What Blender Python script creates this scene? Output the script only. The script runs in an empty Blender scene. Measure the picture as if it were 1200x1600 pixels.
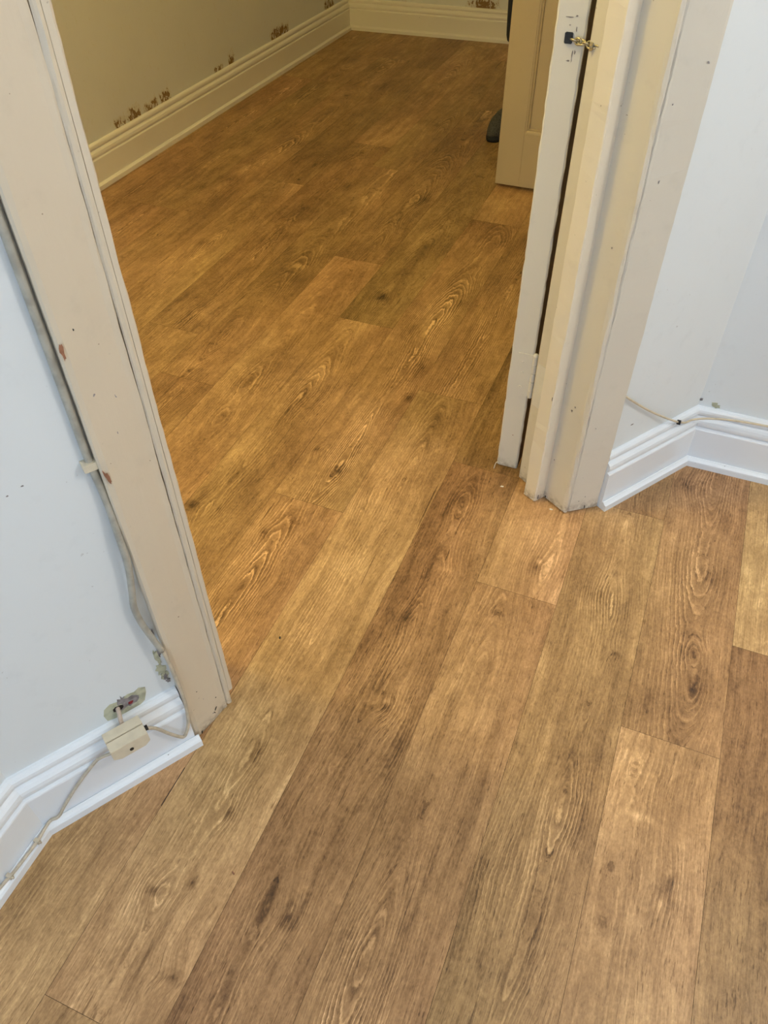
import bpy, bmesh, math, random
import numpy as np
from mathutils import Vector, Matrix
sc = bpy.context.scene
COL = sc.collection
# ------------------------------------------------------------------ camera
F_PX, PITCH, ROLL, YAW, A_WALL = 1211.8, 0.79463, -0.0055353, 0.38932254, 0.56951775
def cam_rot(p, r, y):
    Ry = Matrix(((math.cos(y), math.sin(y), 0), (-math.sin(y), math.cos(y), 0), (0, 0, 1)))
    cp, sp = math.cos(p), math.sin(p)
    Rp = Matrix(((1, 0, 0), (0, -sp, -cp), (0, cp, -sp)))
    cr, sr = math.cos(r), math.sin(r)
    Rr = Matrix(((cr, -sr, 0), (sr, cr, 0), (0, 0, 1)))
    return Rr @ Rp @ Ry
RM = cam_rot(PITCH, ROLL, YAW)
cam = bpy.data.cameras.new('camera'); cam_o = bpy.data.objects.new('camera', cam); COL.objects.link(cam_o)
cam_o.matrix_world = Matrix((
    (RM[0][0], -RM[1][0], -RM[2][0], 0), (RM[0][1], -RM[1][1], -RM[2][1], 0),
    (RM[0][2], -RM[1][2], -RM[2][2], 1.2), (0, 0, 0, 1)))
cam.sensor_fit = 'HORIZONTAL'; cam.sensor_width = 36; cam.lens = 36 * F_PX / 1200; cam.clip_start = .02
sc.camera = cam_o
# ------------------------------------------------------------------ world, lights, exposure
w = bpy.data.worlds.new('world'); sc.world = w; w.use_nodes = True
w.node_tree.nodes['Background'].inputs[0].default_value = (.8, .9, 1, 1)
w.node_tree.nodes['Background'].inputs[1].default_value = 0.0
vs = sc.view_settings; vs.view_transform = 'Standard'; vs.look = 'None'; vs.gamma = 1; vs.use_curve_mapping = False
vs.exposure = 0.0
try:
    sc.cycles.use_denoising = True; sc.cycles.max_bounces = 10; sc.cycles.diffuse_bounces = 6
except Exception: pass
def lamp(name, kind, loc, power, color, size=.05, rot=None, sy=None):
    l = bpy.data.lights.new(name, kind); l.energy = power; l.color = color
    if kind == 'AREA':
        l.size = size
        if sy: l.shape = 'RECTANGLE'; l.size_y = sy
    else: l.shadow_soft_size = size
    o = bpy.data.objects.new(name, l); o.location = loc; COL.objects.link(o)
    if rot: o.rotation_euler = rot
    return o
lamp('room_ceiling_lamp', 'POINT', (-1.25, .66, 2.2), 38, (1, .76, .25), .05)
lamp('room_far_fill', 'POINT', (-1.15, 2.95, 2.3), 6, (1, .72, .24), .08)  # unseen fill, added to brighten the far half of the room
lamp('hall_ceiling_lamp', 'POINT', (1.15, .653, 2.1), 36, (1, .95, .87), .06)
lamp('hall_fill', 'POINT', (.95, -.65, 2.2), 10, (1, .95, .88), .10)  # added fill behind the camera, lifts hall floor, stop and reveal
lamp('hall_window_light', 'AREA', (-.05, -1.95, 1.2), 19, (.46, .71, 1), 1.0, (math.radians(90), 0, 0), 1.2)
# ------------------------------------------------------------------ helpers
D2 = Vector((math.sin(A_WALL), math.cos(A_WALL))); N2 = Vector((D2.y, -D2.x))
def W(s, o): v = D2 * s + N2 * o; return (v.x, v.y)
def W3(s, o, z): v = W(s, o); return Vector((v[0], v[1], z))
def link(name, me, mat=None, parent=None):
    o = bpy.data.objects.new(name, me); COL.objects.link(o)
    if mat:
        for m in (mat if isinstance(mat, (list, tuple)) else [mat]): me.materials.append(m)
    if parent: o.parent = parent
    return o
def obj(name, bm, mat=None, parent=None, smooth=False):
    me = bpy.data.meshes.new(name); bmesh.ops.recalc_face_normals(bm, faces=bm.faces)
    if smooth:
        for f in bm.faces: f.smooth = True
    bm.to_mesh(me); bm.free(); return link(name, me, mat, parent)
def struct(o): o['kind'] = 'structure'; return o
def tag(o, label, cat, group=None):
    o['label'] = label; o['category'] = cat
    if group: o['group'] = group
    return o
def empty(name, loc=(0, 0, 0)):
    o = bpy.data.objects.new(name, None); o.location = loc; COL.objects.link(o); return o
def add_prism(bm, pts, z0, z1):
    b = [bm.verts.new((p[0], p[1], z0)) for p in pts]; t = [bm.verts.new((p[0], p[1], z1)) for p in pts]
    n = len(pts); bm.faces.new(b[::-1]); bm.faces.new(t)
    for i in range(n): bm.faces.new((b[i], b[(i + 1) % n], t[(i + 1) % n], t[i]))
def add_box(bm, x0, x1, y0, y1, z0, z1): add_prism(bm, [(x0, y0), (x1, y0), (x1, y1), (x0, y1)], z0, z1)
def prism(name, pts, z0, z1, mat, parent=None):
    bm = bmesh.new(); add_prism(bm, pts, z0, z1); return obj(name, bm, mat, parent)
def hoarding(pts, z0, z1, step, jit, seed, amp_of=None):
    """vertical moulding: profile pts (s,o) extruded in z with hand-painted waviness"""
    rnd = random.Random(seed); bm = bmesh.new(); rows = []
    n = max(1, int((z1 - z0) / step)); cur = [[0, 0] for _ in pts]
    for k in range(n + 1):
        z = z0 + (z1 - z0) * k / n; row = []
        for i, p in enumerate(pts):
            a = jit[i] if isinstance(jit, (list, tuple)) else jit
            cur[i][0] = cur[i][0] * .72 + rnd.gauss(0, 1) * a * .7; cur[i][1] = cur[i][1] * .72 + rnd.gauss(0, 1) * a * .7
            v = W(p[0] + cur[i][0], p[1] + cur[i][1]); row.append(bm.verts.new((v[0], v[1], z)))
        rows.append(row)
    m = len(pts)
    for k in range(n):
        for i in range(m):
            bm.faces.new((rows[k][i], rows[k][(i + 1) % m], rows[k + 1][(i + 1) % m], rows[k + 1][i]))
    bm.faces.new(rows[0][::-1]); bm.faces.new(rows[-1]); return bm
def tube(name, pts, r, mat, parent=None, seg=10, flat=1.0, sm=4):
    """tube along a smoothed path"""
    P = [Vector(p) for p in pts]; Q = []
    for i in range(len(P) - 1):
        p0 = P[max(i - 1, 0)]; p1 = P[i]; p2 = P[i + 1]; p3 = P[min(i + 2, len(P) - 1)]
        for k in range(sm):
            t = k / sm
            Q.append(.5 * ((2 * p1) + (p2 - p0) * t + (2 * p0 - 5 * p1 + 4 * p2 - p3) * t * t + (3 * p1 - p0 - 3 * p2 + p3) * t ** 3))
    Q.append(P[-1]); bm = bmesh.new(); rings = []; up = None
    for i, q in enumerate(Q):
        d = (Q[min(i + 1, len(Q) - 1)] - Q[max(i - 1, 0)]).normalized()
        if up is None: up = d.orthogonal().normalized()
        up = (up - d * up.dot(d)).normalized(); sd = d.cross(up)
        rr = r[min(i // sm, len(r) - 1)] if isinstance(r, (list, tuple)) else r
        rings.append([bm.verts.new(q + (up * math.cos(2 * math.pi * k / seg) + sd * math.sin(2 * math.pi * k / seg) * flat) * rr) for k in range(seg)])
    for a, b in zip(rings, rings[1:]):
        for k in range(seg): bm.faces.new((a[k], a[(k + 1) % seg], b[(k + 1) % seg], b[k]))
    bm.faces.new(rings[0][::-1]); bm.faces.new(rings[-1])
    return obj(name, bm, mat, parent, True)
def isect(p, u, q, v):
    den = u[0] * v[1] - u[1] * v[0]; k = ((q[0] - p[0]) * v[1] - (q[1] - p[1]) * v[0]) / den
    return (p[0] + u[0] * k, p[1] + u[1] * k)
def offset_path(path, t, side):
    seg = []
    for a, b in zip(path, path[1:]):
        u = Vector((b[0] - a[0], b[1] - a[1])).normalized(); n = Vector((u.y, -u.x)) * side
        seg.append((Vector(a[:2]) + n * t, u, Vector(b[:2]) + n * t))
    out = [tuple(seg[0][0])]
    for s0, s1 in zip(seg, seg[1:]): out.append(isect(s0[0], s0[1], s1[0], s1[1]))
    out.append(tuple(seg[-1][2])); return out
def skirting(names, path, side, mats, trim_ends=(0, 0)):
    """one board per wall run, mitred; each with its own quarter strip"""
    prof = [(0, 0), (0, .146), (.0045, .146), (.0085, .1445), (.0115, .141), (.0125, .136), (.0123, .131), (.0085, .1285), (.0085, .1255),
            (.0135, .1225), (.0175, .118), (.0190, .112), (.0190, .107), (.0180, .1035), (.0150, .1020), (.0150, .1000), (.0205, .0975), (.0215, .095), (.0215, .012), (.0215, 0)]
    strip = [(.0216, 0), (.0216, .0195), (.0235, .0215), (.0255, .0212), (.0275, .0185), (.0300, .0165), (.0335, .0155), (.0340, .014), (.0340, 0)]
    res = []
    pp = [offset_path(path, t, side) for t, z in prof]; ss = [offset_path(path, t, side) for t, z in strip]
    for k, nm in enumerate(names):
        def run(rows, pr, nm2, mat, par, e0=0, e1=0):
            bm = bmesh.new(); A = []; B = []
            for (t, z), r in zip(pr, rows):
                a, b = Vector(r[k]), Vector(r[k + 1]); u = (b - a).normalized()
                if k == 0: a = a - u * e0
                if k == len(names) - 1: b = b + u * e1
                A.append(bm.verts.new((a.x, a.y, z))); B.append(bm.verts.new((b.x, b.y, z)))
            n = len(A)
            for i in range(n): bm.faces.new((A[i], A[(i + 1) % n], B[(i + 1) % n], B[i]))
            bm.faces.new(A[::-1]); bm.faces.new(B)
            return obj(nm2, bm, mat, par)
        o = struct(run(pp, prof, nm, mats[0], None))
        run(ss, strip, 'quadrant_strip', mats[1], o, *trim_ends)
        res.append(o)
    return res
# ------------------------------------------------------------------ materials
class NT:
    def __init__(s, name):
        s.m = bpy.data.materials.new(name); s.m.use_nodes = True; s.t = s.m.node_tree; s.b = s.t.nodes['Principled BSDF']
    def n(s, typ, **kw):
        nd = s.t.nodes.new(typ)
        for k, v in kw.items():
            if k.startswith('i_'):
                key = k[2:]; nd.inputs[int(key) if key.isdigit() else key.replace('_', ' ')].default_value = v
            else: setattr(nd, k, v)
        return nd
    def l(s, a, b): s.t.links.new(a, b)
    def math(s, op, a, b=None, c=None, clamp=False):
        nd = s.t.nodes.new('ShaderNodeMath'); nd.operation = op; nd.use_clamp = clamp
        for i, v in enumerate((a, b, c)):
            if v is None: continue
            if isinstance(v, (int, float)): nd.inputs[i].default_value = v
            else: s.l(v, nd.inputs[i])
        return nd.outputs[0]
    def mix(s, fac, a, b, blend='MIX'):
        nd = s.t.nodes.new('ShaderNodeMix'); nd.data_type = 'RGBA'; nd.blend_type = blend; nd.clamp_factor = True
        for sock, v in ((nd.inputs[0], fac), (nd.inputs[6], a), (nd.inputs[7], b)):
            if isinstance(v, (int, float)): sock.default_value = v
            elif isinstance(v, tuple): sock.default_value = (*v, 1) if len(v) == 3 else v
            else: s.l(v, sock)
        return nd.outputs[2]
    def noise(s, vec, scale, detail=3, rough=.5, stretch=None, dist=0):
        if stretch:
            mp = s.n('ShaderNodeMapping'); mp.inputs['Scale'].default_value = stretch; s.l(vec, mp.inputs[0]); vec = mp.outputs[0]
        nd = s.n('ShaderNodeTexNoise'); nd.inputs['Scale'].default_value = scale; nd.inputs['Detail'].default_value = detail
        nd.inputs['Roughness'].default_value = rough; nd.inputs['Distortion'].default_value = dist; s.l(vec, nd.inputs['Vector']); return nd.outputs[0]
    def ramp(s, x, a, b, lo=0., hi=1.):
        nd = s.n('ShaderNodeMapRange', interpolation_type='SMOOTHSTEP'); s.l(x, nd.inputs[0])
        for i, v in zip((1, 2, 3, 4), (a, b, lo, hi)): nd.inputs[i].default_value = v
        return nd.outputs[0]
    def bump(s, h, strength, dist=.001):
        nd = s.n('ShaderNodeBump'); nd.inputs['Strength'].default_value = strength; nd.inputs['Distance'].default_value = dist
        s.l(h, nd.inputs['Height']); s.l(nd.outputs[0], s.b.inputs['Normal'])
    def pos(s): return s.n('ShaderNodeNewGeometry').outputs['Position']
def paint(name, col, rough=.45, spots=0.0, spot_col=(.12, .08, .05), smudge=.06, bump=.25, grime=None, brush=(60, 60, 8), spec=.5):
    m = NT(name); p = m.pos()
    c = m.mix(m.ramp(m.noise(p, 3.5, 4), .3, .75, 0, smudge * 3), col, tuple(v * .86 for v in col))
    c = m.mix(m.ramp(m.noise(p, 28, 4, .6), .56, .72, 0, smudge * 4), c, tuple(v * .8 for v in col))
    if spots > 0:
        sp = m.math('MULTIPLY', m.ramp(m.noise(p, 120, 2, .5), .735, .76), m.ramp(m.noise(p, 14, 2), .5, .62))
        c = m.mix(m.math('MULTIPLY', sp, spots), c, spot_col)
    if grime:                                   # worn dirt ground into the lowest centimetres of old paint
        sx = m.n('ShaderNodeSeparateXYZ'); m.l(p, sx.inputs[0])
        g = m.math('MULTIPLY', m.ramp(m.math('SUBTRACT', sx.outputs[2], m.math('MULTIPLY', m.noise(p, 60, 4, .7), .03)), -.02, .022, 1, 0), m.ramp(m.noise(p, 90, 4, .7), .35, .65))
        c = m.mix(m.math('MULTIPLY', g, grime), c, (.16, .11, .07))
    m.l(c, m.b.inputs['Base Color']); m.b.inputs['Roughness'].default_value = rough
    m.b.inputs['Specular IOR Level'].default_value = spec
    m.bump(m.math('ADD', m.noise(p, 1, 3, .6, stretch=brush), m.math('MULTIPLY', m.noise(p, 260, 3), .25)), bump, .0012)
    return m.m
def plain(name, col, rough=.5, metal=0., nz=.15, scale=200):
    m = NT(name); p = m.pos()
    c = m.mix(m.ramp(m.noise(p, scale, 3), .35, .7, 0, 1), col, tuple(v * (1 - nz) for v in col))
    m.l(c, m.b.inputs['Base Color']); m.b.inputs['Roughness'].default_value = rough; m.b.inputs['Metallic'].default_value = metal
    m.bump(m.noise(p, scale * 2, 2), .1, .0005); return m.m
M_cream = paint('aged_cream_gloss', (.64, .555, .43), .34, .8, (.20, .12, .07), .05, .35, .8)
M_stop = paint('aged_offwhite_gloss', (.68, .66, .61), .34, .9, (.16, .11, .07), .06, .35, .8)
M_creamR = paint('aged_cream_gloss_pale', (.64, .595, .51), .34, .8, (.20, .12, .07), .05, .35, .8)
M_door = paint('door_cream_paint', (.58, .47, .33), .38, .5, (.2, .14, .09), .05, .3, .4)
M_doorfar = paint('door_beige_paint', (.49, .405, .27), .40, .15, (.2, .14, .09), .04, .2)
M_skirt = paint('new_white_satin', (.77, .81, .86), .28, .25, (.1, .08, .06), .012, .04, None, spec=.6)
M_strip = paint('new_white_strip', (.79, .83, .88), .25, .25, (.1, .08, .06), .012, .04, None, spec=.6)
M_skroom = paint('room_white_satin', (.86, .82, .75), .30, .1, (.1, .08, .06), .012, .04, None, spec=.6)
M_wall = paint('white_emulsion', (.71, .745, .765), .7, .35, (.25, .22, .2), .035, .10, None, (9, 9, 9), .25)
def damp_wall():
    m = NT('cream_emulsion_scuffed'); p = m.pos(); col = (.76, .76, .74)
    sx = m.n('ShaderNodeSeparateXYZ'); m.l(p, sx.inputs[0]); z = sx.outputs[2]
    c = m.mix(m.ramp(m.noise(p, 3, 4), .3, .75, 0, .25), col, tuple(v * .85 for v in col))
    tot = None
    for axis, a, wd, zt in ((1, 2.46, .05, .035), (1, 2.55, .06, .05), (1, 2.66, .07, .03), (1, 2.76, .05, .04), (1, 3.17, .05, .02), (1, 3.28, .035, .05), (1, 3.72, .10, .05), (1, 3.80, .05, .04), (1, 4.30, .08, .05), (0, -1.30, .11, .05)):
        dx = m.math('ABSOLUTE', m.math('SUBTRACT', sx.outputs[axis], a)); fx = m.ramp(dx, wd * .5, wd, 1, 0)
        other = m.ramp(sx.outputs[1 - axis], *((-2.05, -2.04, 1, 0) if axis == 1 else (4.5, 4.55, 0, 1)))
        fz = m.ramp(z, .15 + zt * .4, .15 + zt * 1.25, 1, 0)
        v = m.math('MULTIPLY', m.math('MULTIPLY', fx, fz), other)
        tot = v if tot is None else m.math('MAXIMUM', tot, v)
    nz = m.noise(p, 66, 4, .7, stretch=(1, 1, .55), dist=.8)
    mask = m.ramp(m.math('ADD', m.math('MULTIPLY', tot, .30), nz), .755, .80)
    halo = m.ramp(m.math('ADD', m.math('MULTIPLY', tot, .30), nz), .60, .72, 0, .45)
    c = m.mix(halo, c, (.62, .55, .38)); c = m.mix(mask, c, (.26, .16, .075))
    m.l(c, m.b.inputs['Base Color']); m.b.inputs['Roughness'].default_value = .75; m.b.inputs['Specular IOR Level'].default_value = .2
    m.bump(m.math('SUBTRACT', m.noise(p, 40, 3), m.math('MULTIPLY', mask, 1.5)), .35, .0012); return m.m
M_room = damp_wall()
M_ceil = plain('ceiling_white', (.80, .80, .78), .8, 0, .03, 30)
M_dark = plain('dark_recess', (.02, .012, .01), .8)
M_under = plain('underlay_dark', (.05, .03, .018), .9)
M_black = plain('black_lacquered_steel', (.012, .012, .012), .4)
M_chain = plain('worn_brassy_steel', (.55, .50, .36), .32, .9, .35, 300)
M_cable = plain('aged_cream_sheath', (.56, .49, .38), .5, 0, .22, 90)
M_cablep = plain('painted_cable_trunk', (.42, .40, .34), .5, 0, .25, 60)
M_box = plain('yellowed_cream_plastic', (.66, .59, .45), .42, 0, .10, 60)
M_boxg = plain('grubby_plastic_lid', (.52, .48, .42), .45, 0, .12, 60)
M_plast = plain('bare_plaster', (.50, .50, .36), .9, 0, .35, 70)
M_grey = plain('grey_mortar', (.30, .27, .27), .9, 0, .5, 120)
M_chipw = plain('bare_redwood_chip', (.34, .15, .08), .8, 0, .3, 200)
M_ink = plain('black_scuff', (.02, .018, .018), .7)
M_white = plain('white_flake', (.8, .77, .68), .6)
# ------------------------------------------------------------------ floor (planks)
def vnoise(u, v, seed):
    rs = np.random.RandomState(seed); T = rs.rand(257, 257)
    ui = np.floor(u).astype(int); vi = np.floor(v).astype(int); fu = u - ui; fv = v - vi
    fu = fu * fu * (3 - 2 * fu); fv = fv * fv * (3 - 2 * fv)
    g = lambda a, b: T[a % 257, b % 257]
    return (g(ui, vi) * (1 - fu) * (1 - fv) + g(ui + 1, vi) * fu * (1 - fv) + g(ui, vi + 1) * (1 - fu) * fv + g(ui + 1, vi + 1) * fu * fv) * 2 - 1
def fbm(u, v, seed, oct_=3):
    r = 0; a = 1; t = 0
    for k in range(oct_): r = r + a * vnoise(u * 2 ** k + 17.3 * k, v * 2 ** k + 5.1 * k, seed + k); t += a; a *= .5
    return r / t
PITCHW = .1635
XE = [-2.20 + 0 * k for k in range(0)]
XE = [-2.183, -2.018, -1.853, -1.688, -1.523, -1.357, -1.192, -1.027, -.862, -.697, -.529, -.360, -.2035, -.042, .1195, .2815]
while XE[-1] < 2.3: XE.append(XE[-1] + PITCHW)
PL = 1.455
JOINT = {-2.018: 3.66, -1.853: 2.2, -1.688: 4.1, -1.523: 2.55, -1.357: 3.0, -1.192: 1.35, -1.027: 2.10, -.862: 1.77, -.697: 1.055, -.529: 1.53, -.360: 1.302,
         -.2035: .979, -.042: 1.290, .1195: .767, .2815: 1.009}
# tone (lightness), warm(-grey..+red), ring strength, cathedral centre 0..1, half depth, slope, apex position(rel to world y)
SPEC = {  # (column, row index counted from the joint: 0 = beyond, -1 = nearer)
    (-.2035, 0): (.17, .15, .35, .7, .02, .03, 1.5), (-.2035, -1): (-.02, .2, 1.0, .42, .004, .085, .62), (-.042, -1): (-.02, .0, .45, .6, .01, .04, .9),
    (-.042, 0): (-.05, .05, .8, .5, .01, .06, 1.7), (.1195, 0): (-.05, .15, 1.0, .58, .004, -.075, 1.36), (.1195, -1): (.26, .0, .45, .3, .015, .04, .2),
    (.2815, 0): (.20, -.05, .4, .5, .02, .03, 1.3), (.2815, -1): (-.06, .1, .5, .9, .03, .02, .4),
    (-.360, -1): (-.13, .22, .5, .35, .01, .05, .9), (-.360, 0): (-.24, -.05, .45, .4, .02, .03, 2.0),
    (-.529, -1): (.12, .05, .75, .45, .006, .06, 1.0), (-.529, 0): (-.05, -.05, .8, .5, .008, .06, 2.0),
    (-.697, -1): (.15, .08, .9, .3, .004, .07, .74), (-.697, 0): (-.03, .05, 1.0, .5, .004, .06, 1.5), (-.697, 1): (.10, .0, .5, .5, .01, .05, 3),
    (-.862, -1): (.06, .05, .8, .4, .008, .05, 1.2), (-.862, 0): (-.12, -.3, .7, .5, .006, .05, 1.9),
    (-1.027, -1): (.10, .0, .6, .5, .01, .05, 1.2), (-1.027, 0): (-.14, .0, .9, .5, .006, .06, 2.1),
    (-1.192, 0): (-.08, .05, .8, .5, .006, .06, 1.6), (-1.192, -1): (-.06, .05, .9, .5, .006, .05, 1.0),
    (-1.357, -1): (-.14, .05, .7, .5, .01, .05, 2.0), (-1.357, 0): (.10, .0, .6, .5, .01, .05, 3.5),
    (-1.523, -1): (.06, .0, .7, .5, .01, .05, 2.0), (-1.688, -1): (-.05, .0, .7, .5, .01, .05, 2.0)}
# feature marks: x, y, radius across, radius along, ring push, core darkness (+dark / -light)
KNOTS = [(-.591, 1.171, .014, .028, .034, .55), (-.585, 1.27, .012, .04, .022, .2), (-.672, 1.222, .008, .010, .02, .5), (-.645, 1.79, .022, .06, .030, .3), (-.539, 1.489, .014, .02, .02, .6),
         (-.507, 1.142, .010, .03, .020, .2), (-.554, 1.623, .02, .04, .02, .4), (-.626, .789, .020, .05, .025, .1), (-.103, 1.062, .014, .022, .02, .45), (-.100, 1.075, .007, .014, 0, -.6),
         (.216, .965, .008, .012, .022, .45), (.227, .890, .010, .026, .036, .5), (.228, .893, .004, .009, 0, -.6), (-.265, .65, .008, .010, .02, .6), (-.27, .66, .012, .010, 0, -.4), (-.432, .489, .010, .030, .028, .35),
         (-.423, .384, .007, .012, .018, .6), (-.469, .244, .012, .010, .02, .7), (-.475, .250, .02, .016, 0, -.35), (-.42, .273, .005, .010, .012, .7), (-.38, .157, .014, .008, .02, .5),
         (-.268, .283, .012, .020, .02, .45), (-.153, .272, .020, .05, .05, .15), (.231, .531, .014, .03, .018, .4), (.222, .50, .014, .016, 0, -.4), (.034, 1.037, .018, .022, .02, .35), (.082, .912, .005, .006, .01, .5),
         (-.123, .799, .010, .02, .015, .3), (.221, 1.164, .02, .03, .02, .3), (-.787, 1.917, .016, .02, .02, .6), (-.56, 1.968, .02, .05, .03, .3), (-1.121, 1.579, .02, .05, .04, .2), (-.965, 1.40, .02, .03, .02, .3),
         (-.845, .952, .016, .015, .02, .5), (-1.471, 2.016, .03, .03, .03, .35), (-1.553, 2.904, .02, .04, .03, .3), (-.94, 1.25, .02, .02, .02, .3), (.147, 1.42, .02, .02, .03, .35), (.084, 1.04, .010, .06, .01, .3),
         (-.30, 1.18, .016, .02, .02, .2), (-.325, 1.16, .006, .04, 0, .3), (-.272, .985, .03, .008, .01, -.25), (-.66, .94, .012, .012, .012, .35), (-.56, .83, .012, .012, .015, .3), (-.30, .84, .012, .015, .015, .4), (-.75, 1.45, .02, .05, .04, .2),
         (-1.2, 2.6, .02, .04, .03, .4), (-.55, 2.4, .02, .04, .03, .3), (-.9, 2.6, .02, .04, .03, .4), (-1.7, 2.4, .02, .04, .03, .4), (-1.1, 3.3, .02, .05, .03, .4), (-1.5, 3.7, .02, .05, .03, .4),
         (.064, .594, .02, .03, .02, .1), (.175, .62, .03, .012, 0, -.35), (-.03, .45, .02, .04, .02, .1), (-.219, .585, .012, .05, .03, .25)]
STREAKS = [(-.303, .30, .005, .045, .38), (-.258, .36, .003, .10, .4), (-.262, .24, .003, .05, .35), (-.105, .48, .006, .16, .4), (-.30, .93, .006, .10, .45), (.07, .42, .004, .10, .5), (.045, .46, .003, .08, .45), (.17, .45, .003, .12, .4),
           (-.43, .18, .004, .08, .6), (-.01, .99, .02, .12, .4), (-.37, .52, .01, .04, .3), (-.445, 1.36, .015, .10, .3), (-.37, 1.08, .004, .10, .35), (.11, .95, .008, .10, -.25), (.03, .52, .006, .2, -.25), (-.055, 1.12, .015, .15, -.15), (-.75, 1.12, .02, .12, .3), (-.86, 1.24, .02, .1, .35)]
def build_floor():
    V, Fc, A, UV, MI = [], [], {'ring': [], 'tone': [], 'warm': [], 'knot': [], 'rs': []}, [], []
    base = 0
    for ci, x0 in enumerate(XE[:-1]):
        x1 = XE[ci + 1]; rn = random.Random(1000 + ci)
        j = JOINT.get(x0, rn.uniform(0, PL)); k0 = -int((j + 2.1) // PL) - 1
        rows = [(k, j + k * PL, j + (k + 1) * PL) for k in range(k0, 6)]
        for k, ya, yb in rows:
            ya, yb = max(ya, -2.1), min(yb, 4.75)
            if yb - ya < .01: continue
            cx = (x0 + x1) / 2
            near = (-.9 < cx < .5) and yb > .0 and ya < 1.7; mid = (-2.1 < cx < .5) and yb > 0
            du, dv = (.0040, .0045) if near else (.0090, .011) if mid else (.03, .05)
            nu = max(2, int((x1 - x0) / du)); nv = max(2, int((yb - ya) / dv))
            g = .00028
            us = np.linspace(x0 + g, x1 - g, nu + 1); vs_ = np.linspace(ya + g, yb - g, nv + 1)
            X, Y = np.meshgrid(us, vs_); wd = x1 - x0; u = (X - x0); v = Y
            sd = ci * 37 + (k + 9) * 911; r2 = random.Random(sd)
            sp = SPEC.get((x0, k))
            if sp is None: sp = (r2.uniform(-.12, .12), r2.uniform(-.15, .15), r2.uniform(.4, 1), r2.uniform(.25, .75), .008, r2.choice((-1, 1)) * r2.uniform(.03, .07), r2.uniform(ya, yb))
            tone, warm, rs, c0, dep, slope, apex = sp; tone = tone * .62
            wob = fbm(u * 3 + sd, v * 2.2, sd, 3) * .020 + fbm(u * 12, v * 7, sd + 5, 3) * .0035
            dd = dep + slope * (v - apex) + fbm(u * 0 + 3, v * 1.6, sd + 9, 2) * .022
            dd = np.where(slope > 0, dd, dd)
            uc = u - wd * c0 - fbm(u * 0 + 1, v * 1.1, sd + 3, 2) * .016
            R = np.sqrt((uc + wob) ** 2 + np.maximum(dd, -.01) ** 2 + 1e-6) + wob * .35
            knot = np.zeros_like(R); tn = np.full_like(R, tone); wm = np.full_like(R, warm)
            tn = tn + fbm(u * 9, v * 2.6, sd + 11, 3) * .16 + fbm(u * 24, v * 12, sd + 12, 3) * .13
            wm = wm + fbm(u * 5, v * 2, sd + 13, 2) * .25
            rsv = rs * (.20 + .95 * np.exp(-(uc / .042) ** 2)) * np.clip(.55 + fbm(u * 7, v * 2.5, sd + 14, 2) * .9, 0, 1.2)
            for (kx, ky, ru, rv, push, dk) in KNOTS:
                if not (x0 < kx < x1 and ya - .3 < ky < yb + .3): continue
                ex = ((X - kx) / ru); ey = ((Y - ky) / rv); q = ex ** 2 + ey ** 2
                ang = 1 + .3 * fbm(X * 60, Y * 60, 77, 2)
                R = R - push * .5 * np.exp(-((X - kx) / (ru * 2.6)) ** 2 - ((Y - ky) / (rv * 2.8)) ** 2)
                knot = knot + dk * (1.15 * np.exp(-(q * ang * 3.2) ** 1.3) + .45 * np.exp(-((np.sqrt(q) - .95 * ang) / .22) ** 2) * (dk > 0))
                if dk > 0: tn = tn - .12 * dk * np.exp(-((X - kx) / (ru * 2.0)) ** 2 - ((Y - ky) / (rv * 2.2)) ** 2) * .6
                rsv = rsv + .5 * np.exp(-((X - kx) / (ru * 3)) ** 2 - ((Y - ky) / (rv * 2.5)) ** 2) * (push > .015)
            for (kx, ky, ru, rv, dk) in STREAKS:
                if not (x0 < kx < x1): continue
                bend = fbm(X * 0 + 2, Y * 9, int(abs(kx) * 1000), 2) * .006
                knot = knot + dk * np.exp(-((X - kx + bend) / ru) ** 2 - ((Y - ky) / rv) ** 4) * (.6 + .4 * fbm(X * 200, Y * 30, 5, 2))
            n = X.size
            P = np.stack([X.ravel(), Y.ravel(), np.zeros(n)], 1); V.append(P); tn = tn * 1.0
            off = r2.uniform(0, 50)
            UV.append(np.stack([u.ravel() + off, v.ravel() + off * .37], 1))
            for nm, arr in (('ring', R), ('tone', tn), ('warm', wm), ('knot', knot), ('rs', rsv)): A[nm].append(np.broadcast_to(arr, X.shape).ravel())
            i = np.arange(nv)[:, None] * (nu + 1) + np.arange(nu)[None, :]; i = i.ravel() + base
            Fc.append(np.stack([i, i + 1, i + nu + 2, i + nu + 1], 1)); base += n
    V = np.concatenate(V); Fc = np.concatenate(Fc); nF = len(Fc)
    # dark underlay sheet just below the boards
    Vb = np.array([[-2.2, -2.1, -.0015], [2.5, -2.1, -.0015], [2.5, 4.8, -.0015], [-2.2, 4.8, -.0015]]); Fb = np.array([[0, 1, 2, 3]]) + base
    V = np.concatenate([V, Vb]); Fc = np.concatenate([Fc, Fb])
    me = bpy.data.meshes.new('floor'); me.vertices.add(len(V)); me.vertices.foreach_set('co', V.ravel().astype(np.float32))
    me.loops.add(len(Fc) * 4); me.loops.foreach_set('vertex_index', Fc.ravel().astype(np.int32))
    me.polygons.add(len(Fc)); me.polygons.foreach_set('loop_start', (np.arange(len(Fc)) * 4).astype(np.int32))
    mi = np.zeros(len(Fc), np.int32); mi[nF:] = 1; me.polygons.foreach_set('material_index', mi)
    me.update(calc_edges=True)
    for nm, L in A.items():
        a = me.attributes.new(nm, 'FLOAT', 'POINT'); a.data.foreach_set('value', np.concatenate(L + [np.zeros(4)]).astype(np.float32))
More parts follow.
